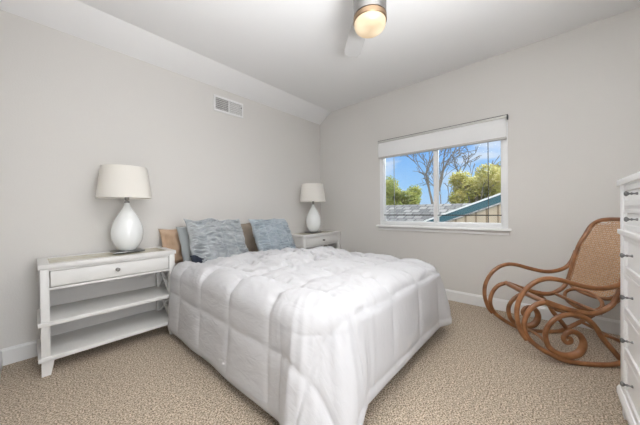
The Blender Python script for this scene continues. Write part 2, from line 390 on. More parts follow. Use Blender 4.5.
prism(b, [(-0.004, 0.862), (-0.034, 0.862), (-0.018, 0.838), (-0.018, 0.815), (-0.0, 0.812)], 'y', WY0-0.008, WY1+0.02)
struct('window_sill', b, 'trim', win, smooth=0)
M['muntin'] = mat('bronze_muntin', (0.045, 0.04, 0.035), 0.6); M['muntin_pale'] = mat('pale_muntin', (0.42, 0.44, 0.46), 0.5)
for y, mm in ((-1.345, 'muntin_pale'), (-2.462, 'muntin')):
    b = NB(); box(b, 0.038, 0.044, y-0.0035, y+0.0035, WZ0+0.055, WZ1-0.07); struct('muntin', b, mm, win, smooth=0)
for y0, y1 in ((-1.89, -1.20), (-2.59, -1.93)):
    b = NB(); box(b, 0.012, 0.024, y0, y1, 1.018, 1.030); struct('muntin', b, 'muntin', win, smooth=0)

# ------------------------------------------------------------------ cellular blind
bl = thing('window_blind', 'white cellular shade raised into a short stack across the top of the window', 'window blind', (-0.024, -1.893, 1.826))
b = NB()
prof = []; n = 9
for i in range(n*2+1): prof.append((-0.020 - 0.010*sin(pi*i/(n*2)), 0.022 + 0.195*i/(n*2)))
prof2 = [(0.012 + 0.010*sin(pi*i/(n*2)), 0.022 + 0.195*i/(n*2)) for i in range(n*2, -1, -1)]
prism(b, prof+prof2, 'y', -0.742, 0.742); obj('pleated_fabric', b, 'blind', bl, smooth=60)
b = NB(); box(b, -0.028, 0.02, -0.745, 0.745, 0.0, 0.022, 0.005); obj('bottom_rail', b, mat('blind_rail', (0.55, 0.53, 0.51), 0.5), bl)
b = NB(); box(b, -0.03, 0.028, -0.748, 0.748, 0.218, 0.245, 0.004); obj('head_rail', b, mat('blind_head_rail', (0.60, 0.59, 0.57), 0.5), bl)
b = NB(); box(b, -0.034, 0.028, -0.758, -0.748, 0.205, 0.252, 0.003); box(b, -0.031, 0.0, -0.748, 0.748, 0.245, 0.249); obj('end_bracket', b, 'black', bl, label='black end bracket')

# ------------------------------------------------------------------ wall register
v = thing('air_vent', 'white rectangular supply air register with two banks of louvers high on the headboard wall', 'air vent', (-1.706, -0.001, 2.398))
b = NB(); W2, H_ = 0.197, 0.094
for x0, x1, z0, z1 in ((-W2, W2, H_-0.026, H_), (-W2, W2, -H_, -H_+0.026), (-W2, -W2+0.026, -H_+0.026, H_-0.026), (W2-0.026, W2, -H_+0.026, H_-0.026), (-0.006, 0.006, -H_+0.026, H_-0.026)): box(b, x0, x1, -0.012, 0, z0, z1, 0.003)
obj('frame', b, 'trim', v)
b = NB(); box(b, -W2+0.02, W2-0.02, -0.002, 0.0, -H_+0.02, H_-0.02); obj('backing', b, mat('duct_dark', (0.13, 0.12, 0.11), 0.8), v, smooth=0)
for sgn in (-1, 1):
    b = NB(); x0, x1 = (-0.168, -0.008) if sgn < 0 else (0.008, 0.168)
    for k in range(11):
        x = x0 + (k+0.5)*(x1-x0)/11; beam(b, (x, -0.006, -0.067), (x, -0.006, 0.067), 0.008 if sgn > 0 else 0.003, 0.003)
    for k in range(6):
        z = -0.055+k*0.022; beam(b, (x0, -0.004, z), (x1, -0.004, z), 0.004, 0.002)
    obj('louver_bank', b, 'trim', v, smooth=0)
b = NB(); lathe(b, [(0, 0.0), (0.005, 0), (0.005, -0.012), (0, -0.014)], 10, (0.170, -0.006, 0.03), 'y'); obj('damper_lever', b, 'black', v)

# ------------------------------------------------------------------ ceiling fan
FX, FY = -1.885, -2.11
FZ = 2.722
fan = thing('ceiling_fan', 'nickel ceiling fan with white blades and a glowing opal light bowl', 'ceiling fan', (FX, FY, FZ))
b = NB(); lathe(b, [(0, 0.023), (0.085, 0.023), (0.085, -0.02), (0.07, -0.05), (0.03, -0.065), (0.0, -0.065)]); obj('canopy', b, 'nickel', fan)
b = NB(); lathe(b, [(0, -0.06), (0.05, -0.06), (0.10, -0.075), (0.128, -0.10), (0.13, -0.16), (0.115, -0.20), (0.104, -0.235), (0.104, -0.378), (0, -0.378)]); obj('motor_housing', b, 'nickel', fan)
b = NB(); lathe(b, [(0.085, -0.379), (0.100, -0.379), (0.101, -0.384), (0.106, -0.386), (0.106, -0.412), (0.102, -0.416), (0.096, -0.416), (0.090, -0.379)], 48); obj('light_collar', b, 'brass', fan, label='warm brass light collar')
b = NB(); pr = []
for i in range(15):
    a = i/14*pi/2; pr.append((0.100*cos(a)**0.55 if a < pi/2-1e-3 else 0, -0.41-0.02-0.045*sin(a)))
b2 = [(0.100, -0.402)] + pr
lathe(b, b2, 48); obj('light_bowl', b, 'opal', fan, smooth=180, label='glowing opal glass bowl')
BLADE = mat('blade_white', (0.66, 0.66, 0.66), 0.6)
for k, ang in enumerate((45, 165, 285)):
    a = R(ang); mrot = Matrix.Rotation(a, 4, 'Z')
    b = NB(); prism(b, [(0.175, -0.050), (0.30, -0.066), (0.60, -0.072), (0.66, -0.055), (0.675, 0.0), (0.66, 0.055), (0.60, 0.072), (0.30, 0.066), (0.175, 0.055)], 'z', -0.0035, 0.0035)
    bmesh.ops.transform(b, matrix=mrot @ Matrix.Translation((0, 0, -0.235)) @ Matrix.Rotation(R(10), 4, 'X'), verts=b.verts)
    bo = obj('blade', b, BLADE, fan, smooth=0)
    b = NB(); box(b, 0.08, 0.24, -0.022, 0.022, -0.222, -0.214, 0.003); bmesh.ops.transform(b, matrix=mrot, verts=b.verts); obj('blade_iron', b, 'nickel', bo)
l = bpy.data.lights.new('fan_bulb', 'SPOT'); l.energy = BULB_W*2; l.spot_size = R(170); l.spot_blend = 0.6; l.color = (1.0, 0.90, 0.78); l.shadow_soft_size = 0.0
o = bpy.data.objects.new('fan_bulb', l); C.objects.link(o); o.location = (FX, FY, FZ-0.48)

# ------------------------------------------------------------------ nightstands (origin: floor, back centre; front is -y)
def knob(parent, x, y, z, m='nickel', s=1.0):
    b = NB(); pr = [(0, 0.0), (0.013*s, 0.0), (0.013*s, -0.003*s), (0.005*s, -0.007*s), (0.005*s, -0.014*s), (0.010*s, -0.019*s), (0.0145*s, -0.023*s), (0.0135*s, -0.028*s), (0.007*s, -0.031*s), (0, -0.032*s)]
    lathe(b, pr, 20, (x, y, z), 'y'); return obj('knob', b, m, parent, smooth=60)
def make_nightstand(label, loc):
    t = thing('nightstand', label, 'nightstand', loc, group='matching white open-shelf nightstands')
    W, D, T = 0.424, 0.418, 0.755
    # top with mitred border around an inset panel
    b = NB()
    for x0, x1, y0, y1 in ((-W, W, -D, -D+0.055), (-W, W, -0.045, 0), (-W, -W+0.055, -D+0.055, -0.045), (W-0.055, W, -D+0.055, -0.045)): box(b, x0, x1, y0, y1, T-0.032, T, 0.003)
    top = obj('top', b, 'furn', t)
    b = NB(); box(b, -W+0.055, W-0.055, -D+0.055, -0.045, T-0.030, T-0.004); obj('top_inlay', b, INLAY, top, smooth=0, label='beige brown wood inlay')
    w = 0.044; xi, yi = W-0.009, D-0.010
    for sx in (-1, 1):
        for yb in (-yi, -0.014-w):
            b = NB(); xa = sx*xi; xb = sx*(xi-w)
            box(b, min(xa, xb), max(xa, xb), yb, yb+w, 0.10, T-0.032, 0.003)
            # tapered splayed foot
            x0, x1 = min(xa, xb), max(xa, xb); tx0, tx1 = (x0, x1+0.018) if sx < 0 else (x0-0.018, x1); fx0, fx1 = (x0, x1) if sx < 0 else (x0, x1); fy0, fy1 = (yb, yb+w-0.014) if yb < -0.2 else (yb+0.014, yb+w)
            q = [(tx0, yb, 0.098), (tx1, yb, 0.098), (tx1, yb+w, 0.098), (tx0, yb+w, 0.098)]; p = [(fx0, fy0, 0), (fx1, fy0, 0), (fx1, fy1, 0), (fx0, fy1, 0)]
            vs = [b.verts.new(c) for c in q+p]
            for f in ((0, 1, 2, 3), (7, 6, 5, 4), (0, 4, 5, 1), (1, 5, 6, 2), (2, 6, 7, 3), (3, 7, 4, 0)): b.faces.new([vs[i] for i in f])
            obj('leg', b, 'furn', t)
    xl = xi-w
    b = NB()   # apron rails around the drawer
    box(b, -xl, xl, -yi+0.006, -yi+0.03, 0.705, T-0.032); box(b, -xl, xl, -yi+0.006, -yi+0.03, 0.575, 0.592, 0.002); box(b, -xl, xl, -0.045, -0.02, 0.575, T-0.032)
    for s in (-1, 1): box(b, s*(xi-0.008), s*(xi-0.03), -yi+w, -0.014-w, 0.575, T-0.032)
    obj('apron', b, 'furn', t)
    b = NB(); box(b, -xl+0.006, xl-0.006, -yi+0.004, -yi+0.02, 0.598, 0.702, 0.002); box(b, -xl+0.012, xl-0.012, -yi+0.02, -0.06, 0.604, 0.69)
    dr = obj('drawer', b, 'furn', t)
    knob(dr, 0.0, -yi+0.002, 0.655)
    for z in (0.335, 0.098):
        b = NB(); box(b, -W-0.006, W+0.006, -D-0.002, -0.006, z, z+0.030, 0.004); obj('shelf', b, 'furn', t)
    for s in (-1, 1):
        for z0, z1 in ((0.365, 0.575), (0.128, 0.335)):
            b = NB(); x = s*(xi-w/2); ya, yb = -yi+w, -0.014-w
            beam(b, (x-0.006, ya, z0), (x-0.006, yb, z1), 0.022, 0.012); beam(b, (x+0.006, ya, z1), (x+0.006, yb, z0), 0.022, 0.012)
            ym = (ya+yb)/2; zm = (z0+z1)/2
            box(b, x-0.009, x+0.009, ym-0.022, ym+0.022, zm-0.022, zm+0.022, 0.004)
            obj('side_lattice', b, 'furn', t, smooth=0)
    return t
INLAY = mat('inlay_wood', (0.54, 0.50, 0.38), 0.25, var=(7, (0.66, 0.63, 0.52), 0.35, 0.65))
ns = make_nightstand('white open-shelf nightstand at far left, fully in view with two empty shelves', (-2.909, -0.02, 0))
ns2 = copy_tree(ns); ns2.location = (-0.434, -0.02, 0); ns2['label'] = 'white nightstand in the room corner, half hidden behind the bed'

# ------------------------------------------------------------------ lamps (origin: nightstand top)
def make_lamp(label, loc):
    t = thing('table_lamp', label, 'table lamp', loc, group='matching white teardrop table lamps')
    b = NB(); box(b, -0.11, 0.11, -0.085, 0.085, 0.006, 0.016, 0.003); lathe(b, [(0, 0.014), (0.055, 0.014), (0.05, 0.02), (0, 0.02)], 32)
    for sx in (-1, 1):
        for sy in (-1, 1): lathe(b, [(0, 0), (0.008, 0), (0.008, 0.006), (0, 0.006)], 12, (sx*0.09, sy*0.055, 0))
    obj('base_plate', b, 'darknickel', t)
    b = NB(); pr = [(0.0, 0.018), (0.052, 0.018), (0.066, 0.030), (0.088, 0.062), (0.107, 0.105), (0.1155, 0.155), (0.113, 0.205), (0.101, 0.255), (0.082, 0.30), (0.060, 0.34), (0.042, 0.37), (0.029, 0.395), (0.021, 0.415), (0.018, 0.432), (0, 0.432)]
    pr = [(p.x, p.y) for p in catmull([(a, z, 0) for a, z in pr[1:-1]], 4)]
    lathe(b, [(0, 0.018)]+pr+[(0, 0.432)], 48); obj('lamp_body', b, 'ceramic', t, smooth=70)
    b = NB(); lathe(b, [(0, 0.43), (0.019, 0.43), (0.019, 0.442), (0.012, 0.446), (0.012, 0.455), (0.017, 0.46), (0.017, 0.50), (0.0, 0.50)], 24)
    lathe(b, [(0.0, 0.752), (0.006, 0.752), (0.009, 0.745), (0.004, 0.738), (0.003, 0.50), (0, 0.5)], 16); obj('neck', b, 'nickel', t)
    b = NB(); n = 3
    for k in range(n):
        a = 2*pi*k/n; tube(b, [(0, 0, 0.728), (0.161*cos(a)-0.012, 0.161*sin(a), 0.734)], 0.0022, 6)
    obj('shade_spider', b, 'nickel', t)
    b = NB(); lathe(b, [(0.197, 0.470), (0.163, 0.737), (0.160, 0.737), (0.194, 0.470), (0.197, 0.470)], 64, (-0.012, 0, 0)); obj('lamp_shade', b, 'shade', t, smooth=50)
    b = NB(); lathe(b, [(0, 0.50), (0.012, 0.505), (0.028, 0.54), (0.030, 0.565), (0.02, 0.59), (0, 0.60)], 20); obj('bulb', b, M['ceramic'], t, smooth=180)
    return t
lamp = make_lamp('white teardrop lamp with cream shade on the far left nightstand', (-2.798, -0.215, 0.755))
lamp2 = copy_tree(lamp); lamp2.location = (-0.45, -0.24, 0.755); lamp2.scale = (1.02, 1.02, 1.02); lamp2['label'] = 'white teardrop lamp with cream shade in the room corner beyond the bed'
for L_, xo in ((lamp, 0.05), (lamp2, -0.05)):
    b = NB(); pts = catmull([(0, 0.05, 0.012), (xo*0.5, 0.10, 0.006), (xo, 0.172, 0.006), (xo, 0.192, -0.01), (xo*1.5, 0.193, -0.20), (xo*3.5, 0.19, -0.30), (xo*5, 0.19, -0.24), (xo*6, 0.192, -0.40)], 6)
    tube(b, pts, 0.003, 6); obj('power_cord', b, 'cord', L_)

# ------------------------------------------------------------------ bed
MX0, MX1, MY0, MY1, MZ = -2.455, -0.935, -0.12, -2.19, 0.60
bed = thing('bed', 'double bed with grey skirted base under the white comforter', 'bed', ((MX0+MX1)/2, -1.15, 0))
def loc(o): o.location = (-bed.location.x, -bed.location.y, 0)
b = NB(); roundbox(b, MX0, MX1, MY1, MY0, 0.34, MZ-0.01, 0.17, 0.07); o = obj('mattress', b, 'sheet', bed); loc(o)
b = NB(); roundbox(b, MX0+0.02, MX1-0.02, MY1+0.02, MY0-0.02, 0.14, 0.338, 0.10, 0.02); o = obj('box_spring', b, 'skirt', bed); loc(o)
b = NB()   # gathered skirt round the base
per = []; x0, x1, y0, y1 = MX0+0.015, MX1-0.005, MY0, MY1-0.0
def ring(z, k):
    out = []
    for a, c, n in (((x0, y0), (x0, y1), 60), ((x0, y1), (x1, y1), 44), ((x1, y1), (x1, y0), 60)):
        for i in range(n):
            u = i/n; px = a[0]+(c[0]-a[0])*u; py = a[1]+(c[1]-a[1])*u; d = k*0.006*sin(i*1.25)+k*0.006*noise.noise((px*6, py*6, 3))
            nx, ny = (c[1]-a[1]), -(c[0]-a[0]); l = math.hypot(nx, ny); out.append(b.verts.new((px - nx/l*-1*d, py - ny/l*-1*d, z)))
    return out
ra = [ring(z, k) for z, k in ((0.335, 0.2), (0.2, 0.8), (0.1, 1.2), (0.012, 1.5))]
for A, B in zip(ra, ra[1:]):
    for i in range(len(A)-1): b.faces.new((A[i], A[i+1], B[i+1], B[i]))
o = obj('bed_skirt', b, 'skirt', bed, smooth=60, label='grey gathered fabric skirt'); loc(o)
md = o.modifiers.new('thickness', 'SOLIDIFY'); md.thickness = 0.004
for x in (MX0+0.1, MX1-0.1):
    for y in (MY0-0.1, MY1+0.1):
        b = NB(); lathe(b, [(0, 0), (0.02, 0), (0.025, 0.14), (0, 0.14)], 16, (x, y, 0)); o = obj('bed_leg', b, 'black', bed); loc(o)

# ------------------------------------------------------------------ pillows
def pillow(name, label, m, w, h, t, loc, lean, yaw=0, tilt=0, nx=36, nz=26, ruche=None, crumple=0.0, seed=0, cat='pillow', group=None):
    b = NB(); vs = {}; irr = 0.022 if ruche else 0.014
    def f(u, v, s):
        e = max(0.0, (1-abs(u)**2.6))*max(0.0, (1-abs(v)**2.6)); th = s*t/2*e**0.55
        pin = 1-0.07*(abs(u)**2)*(1-abs(v)**3)*0 ; k = 1-0.055*(1-abs(v)**2)*abs(u)**3; k2 = 1-0.055*(1-abs(u)**2)*abs(v)**3
        x = u*w/2*k; z = v*h/2*k2
        d = crumple*noise.noise((x*6+seed, z*6, s)) + crumple*0.5*noise.noise((x*14+seed, z*14, s))
        if ruche:
            col = abs(sin(pi*(u+1)*2.0))**0.35; zz = z+0.12*x+0.018*noise.noise((x*9+seed, z*6, 1.3))+0.010*noise.noise((x*21, z*15+seed, 2.2))
            rid = 1-3.2*abs(noise.noise((x*8.5+seed, zz*ruche, 4))); r2 = 1-3.0*abs(noise.noise((x*15+seed, zz*ruche*1.9, 8)))
            d += (0.024*rid+0.010*r2)*(0.4+0.6*col)*min(1, e*5) - 0.007*(1-col)*min(1, e*4)
        th += s*d*min(1, e*4)
        return (x + irr*noise.noise((z*8, seed, 0)), th, z + irr*noise.noise((x*8, seed, 5)))
    for s in (-1, 1):
        for i in range(nx+1):
            for j in range(nz+1):
                u = -1+2*i/nx; vv = -1+2*j/nz
                if s == 1 and (i in (0, nx) or j in (0, nz)): vs[s, i, j] = vs[-1, i, j]
                else: vs[s, i, j] = b.verts.new(f(u, vv, s))
        for i in range(nx):
            for j in range(nz):
                q = [vs[s, i, j], vs[s, i+1, j], vs[s, i+1, j+1], vs[s, i, j+1]]
                b.faces.new(q if s < 0 else q[::-1])
    # lean: top goes back towards +y about the bottom edge
    mm = Matrix.Rotation(yaw, 4, 'Z') @ Matrix.Rotation(-lean, 4, 'X') @ Matrix.Rotation(tilt, 4, 'Y') @ Matrix.Translation((0, 0, h/2))
    bmesh.ops.transform(b, matrix=mm, verts=b.verts)
    o = obj(name, b, m, smooth=180); o.location = loc; tag(o, label, cat, group); return o
pillow('pillow', 'tan satin pillow at the left end of the bed, behind the nightstand corner', 'tan', 0.58, 0.36, 0.12, (-2.235, -0.185, 0.585), R(14), yaw=R(-3), crumple=0.06, seed=3)
pillow('pillow', 'smooth grey-blue pillow showing left of the large ruched cushion', 'greyblue', 0.56, 0.42, 0.12, (-2.13, -0.40, 0.575), R(26), crumple=0.012, seed=9)
pillow('pillow', 'taupe brown pillow leaning on the wall between the two ruched cushions', 'taupe', 0.60, 0.40, 0.13, (-1.65, -0.24, 0.58), R(18), crumple=0.01, seed=12)
pillow('cushion', 'grey-blue ruched cushion nearest the left nightstand', 'ruched', 0.59, 0.51, 0.16, (-2.11, -0.62, 0.585), R(31), yaw=R(0), tilt=R(2), nx=110, nz=120, ruche=30, seed=21, group='ruched cushions on the bed')
c2 = pillow('cushion', 'pale blue ruched cushion nearer the corner lamp, tilted with a gathered corner', 'ruched2', 0.52, 0.55, 0.16, (-1.475, -0.71, 0.535), R(31), yaw=R(-2), tilt=R(1), nx=110, nz=120, ruche=30, seed=33, group='ruched cushions on the bed')
pillow('folded_cloth', 'small dark navy cloth tucked beneath the left ruched cushion', 'navy', 0.17, 0.10, 0.05, (-2.33, -0.63, 0.635), R(50), crumple=0.012, seed=5, nx=16, nz=12, cat='cloth')

# ------------------------------------------------------------------ comforter: a quilted sheet folded over three rounded edges
def comforter():
    RE, RC = 0.135, 0.14                              # roundness of the top edge and of the plan corners
    EX0, EX1, EY = MX0-0.088, MX1+0.075, MY1-0.085     # where the sides hang
    CX0, CX1, CY = EX0+RE+RC, EX1-RE-RC, EY+RE+RC      # core of the flat top
    ZT, YH = 0.655, -0.455
    AL, AR, AF = RC+RE*pi/2+0.455, RC+RE*pi/2+0.26, RC+RE*pi/2+0.395
    NX, NY = 250, 220
    LX = AL+(CX1-CX0)+AR; LY = (YH-CY)+AF
    def sst(x, a, b_):
        t = max(0.0, min(1.0, (x-a)/(b_-a))); return t*t*(3-2*t)
    def base(su, sv):
        tx = su-AL; ty = sv-(YH-CY)
        ax = -tx if tx < 0 else max(0.0, tx-(CX1-CX0)); sx = -1 if tx < 0 else 1; bx = max(0.0, ty)
        cx = min(max(CX0+tx, CX0), CX1); cy = max(YH-sv, CY)
        p = 2.3 if sx < 0 else 5.0
        rho = (ax**p+bx**p)**(1/p) if ax and bx else max(ax, bx)
        h = math.hypot(ax, bx)
        if h < 1e-9: return Vector((cx, cy, ZT)), 0.0
        nx_, ny_ = sx*ax/h, -bx/h
        corner = 2*abs(nx_*ny_)                        # 0 on the sides, 1 on the diagonal
        if rho <= RC: return Vector((cx+nx_*rho, cy+ny_*rho, ZT)), 0.0
        s_ = rho-RC; arc = RE*pi/2
        if s_ < arc:
            f = s_/RE; o = RC+RE*sin(f); z = ZT-RE*(1-cos(f)); hang = 0.0
        else:
            q = s_-arc; hang = q; k = 0.05+0.20*corner*(1 if sx < 0 else 1.1)
            o = RC+RE+k*q; z = ZT-RE-q*math.sqrt(1-k*k)
            if z < 0.03: o += (0.03-z)*0.55; z = 0.03+0.004*sin(20*(ax+bx))
        # soft folds, strongest where the spare cloth gathers at the corners
        th = math.atan2(bx, ax) if ax and bx else (0.0 if ax else pi/2)
        g = sst(s_, 0.04, 0.45)
        fold = corner**0.6*0.013*sin(th*7.5-1.2+1.2*s_)*g if sx < 0 else corner**0.6*0.020*sin(th*7)*g
        t_ = (cy if ax and not bx else cx)
        fold += (1-corner)*0.012*g*noise.noise((t_*3.1, sx*2.0, s_*0.8))
        o += fold
        return Vector((cx+nx_*o, cy+ny_*o, z)), hang
    SX = [0.33+0.40*k for k in range(-1, 7)]; SY = [LY-0.46-0.40*k for k in range(-1, 7)]
    def dist(v, arr): return min(abs(v-a_) for a_ in arr)
    out = []; uv = []; h_ = 0.004
    for j in range(NY+1):
        for i in range(NX+1):
            su = i/NX*LX; sv = j/NY*LY; p, hang = base(su, sv)
            pa = base(min(su+h_, LX), sv)[0]-base(max(su-h_, 0), sv)[0]; pb = base(su, min(sv+h_, LY))[0]-base(su, max(sv-h_, 0))[0]
            n = pb.cross(pa)
            n = n.normalized() if n.length > 1e-9 else Vector((0, 0, 1))
            flat = max(0.0, n.z)
            wob = 0.012*noise.noise((su*4, sv*4, 6))
            du_ = dist(su+wob, SX); dv_ = dist(sv+wob, SY); near = math.exp(-min(du_, dv_)/0.06)
            puff = (0.012+0.016*flat)*((1-math.exp(-du_/0.03))*(1-math.exp(-dv_/0.03)))
            if du_ < dv_: cr = noise.noise((sv*24, su*4, 1))
            else: cr = noise.noise((su*24, sv*4, 7))
            tp = 0.07+0.93*flat*flat; lean = 2*noise.noise((su*3, sv*3, 0))
            w = 0.020*near*cr*tp + (0.004+0.006*flat)*noise.noise((su*5, sv*5, 4)) + 0.007*tp*(1-2.4*abs(noise.noise((su*12+lean, sv*7+lean, 9)))) + 0.0020*tp*noise.noise((su*34, sv*20, 3))
            cc = math.exp(-((p.x-EX0-0.1)/0.28)**2-((p.y-EY-0.1)/0.28)**2)         # creases fanning out of the near corner
            th = math.atan2(p.y-(EY+0.30), p.x-(EX0+0.30)); w += 0.010*cc*noise.noise((th*9, 2.0*math.hypot(p.x-EX0-0.3, p.y-EY-0.3), 5))
            g = flat*math.exp(-((p.x+1.50)/0.70)**2-((p.y+1.05)/0.50)**2)
            rump = g*(0.060*noise.noise((su*3.6, sv*4.6, 11))+0.052*(1-abs(noise.noise((su*5.5+lean, sv*8+lean, 15)))*3.0)+0.013*(1-abs(noise.noise((su*11+lean, sv*15, 19)))*3.0))
            edge = min(su, LX-su, sv, LY-sv); rr = min(1.0, edge/0.04)
            q = p + n*((puff+w)*rr+rump*rr); q.z -= flat*((0.030+0.035*sst(p.x, -1.9, -1.5))*math.exp(-((p.y+0.5)/0.36)**2)+0.052*sst(p.x, -1.9, -1.0)); q.z = max(q.z, 0.02); out.append(q); uv.append((su, sv))
    m2 = bpy.data.meshes.new('comforter'); F2 = []
    for j in range(NY):
        for i in range(NX):
            a = j*(NX+1)+i; F2.append((a, a+NX+1, a+NX+2, a+1))
    m2.from_pydata(out, [], F2); ul = m2.uv_layers.new(name='uv')
    for lp in m2.loops: ul.data[lp.index].uv = uv[lp.vertex_index]
    m2.materials.append(M['comforter']); m2.shade_smooth()
    o = bpy.data.objects.new('comforter', m2); C.objects.link(o)
    sd = o.modifiers.new('thickness', 'SOLIDIFY'); sd.thickness = 0.014; sd.offset = -1
    return tag(o, 'rumpled white quilted comforter spread over the bed and hanging down its sides', 'comforter')
comforter()

# ------------------------------------------------------------------ tall chest of drawers (origin: floor under its far front corner)
def make_chest():
    t = thing('chest_of_drawers', 'tall bright white chest of drawers cut off by the right edge of the photo', 'chest of drawers', (-1.275, -3.25, 0))
    L_, D = 1.08, 0.44       # extends to -x and -y from the origin
    b = NB()
    box(b, -L_, 0, -D, -0.022, 0.13, 1.215, 0.003)
    for x0, x1 in ((-0.075, 0.0), (-L_, -L_+0.075)): box(b, x0, x1, -0.022, 0, 0.10, 1.215, 0.002)
    for z0, z1 in ((0.135, 0.150), (0.352, 0.362), (0.557, 0.567), (0.765, 0.775), (0.955, 0.985), (1.094, 1.102), (1.206, 1.215)): box(b, -L_+0.075, -0.075, -0.020, -0.003, z0, z1)
    obj('body', b, 'chest', t)
    b = NB(); box(b, -L_-0.015, 0.018, -D, 0.010, 1.212, 1.242, 0.003); obj('top', b, 'chest', t)
    b = NB(); box(b, -L_-0.012, 0.016, -D, 0.009, 0.957, 0.982, 0.003); obj('waist_molding', b, 'chest', t)
    b = NB(); prism(b, [(-D, 0.10), (0.012, 0.10), (0.012, 0.125), (0.004, 0.142), (-D, 0.142)], 'x', -L_-0.016, 0.018); obj('base_molding', b, 'chest', t, smooth=0)
    for x in (-0.055, -L_+0.005):
        for y in (-0.055, -D+0.005):
            b = NB(); box(b, x, x+0.05, y, y+0.05, 0, 0.10, 0.002); obj('foot', b, 'chest', t)
    def drawer(x0, x1, z0, z1, ks):
        b = NB(); box(b, x0, x1, -0.30, -0.018, z0+0.003, z1-0.003)
        s = 0.028
        for a in ((x0, x1, z0, z0+s), (x0, x1, z1-s, z1), (x0, x0+s, z0+s, z1-s), (x1-s, x1, z0+s, z1-s)): box(b, a[0]+0.002, a[1]-0.002, -0.02, -0.002, a[2]+0.002, a[3]-0.002, 0.002)
        box(b, x0+s, x1-s, -0.02, -0.010, z0+s, z1-s)
        d = obj('drawer', b, 'chest', t)
        for kx in ks: knob(d, kx, -0.005, (z0+z1)/2+0.004, 'darknickel', 1.25) if False else chest_knob(d, kx, (z0+z1)/2+0.004)
    def chest_knob(d, x, z):
        b = NB(); lathe(b, [(0, 0.0), (0.0065, 0), (0.006, 0.004), (0.0035, 0.008), (0.0035, 0.013), (0.006, 0.018), (0.0035, 0.023), (0.0075, 0.028), (0.0115, 0.032), (0.0115, 0.036), (0.007, 0.040), (0, 0.041)], 20, (x, -0.010, z), 'y')
        obj('knob', b, 'darknickel', d, smooth=60)
    for z0, z1 in ((1.102, 1.206), (0.985, 1.094)):
        for x0, x1 in ((-L_/2+0.005, -0.080), (-L_+0.080, -L_/2-0.005)): drawer(x0, x1, z0, z1, ((x0+x1)/2,))
        b = None
    for z0, z1 in ((0.775, 0.955), (0.567, 0.765), (0.362, 0.557), (0.150, 0.352)): drawer(-L_+0.080, -0.080, z0, z1, (-0.215, -L_+0.215))
    return t
make_chest()

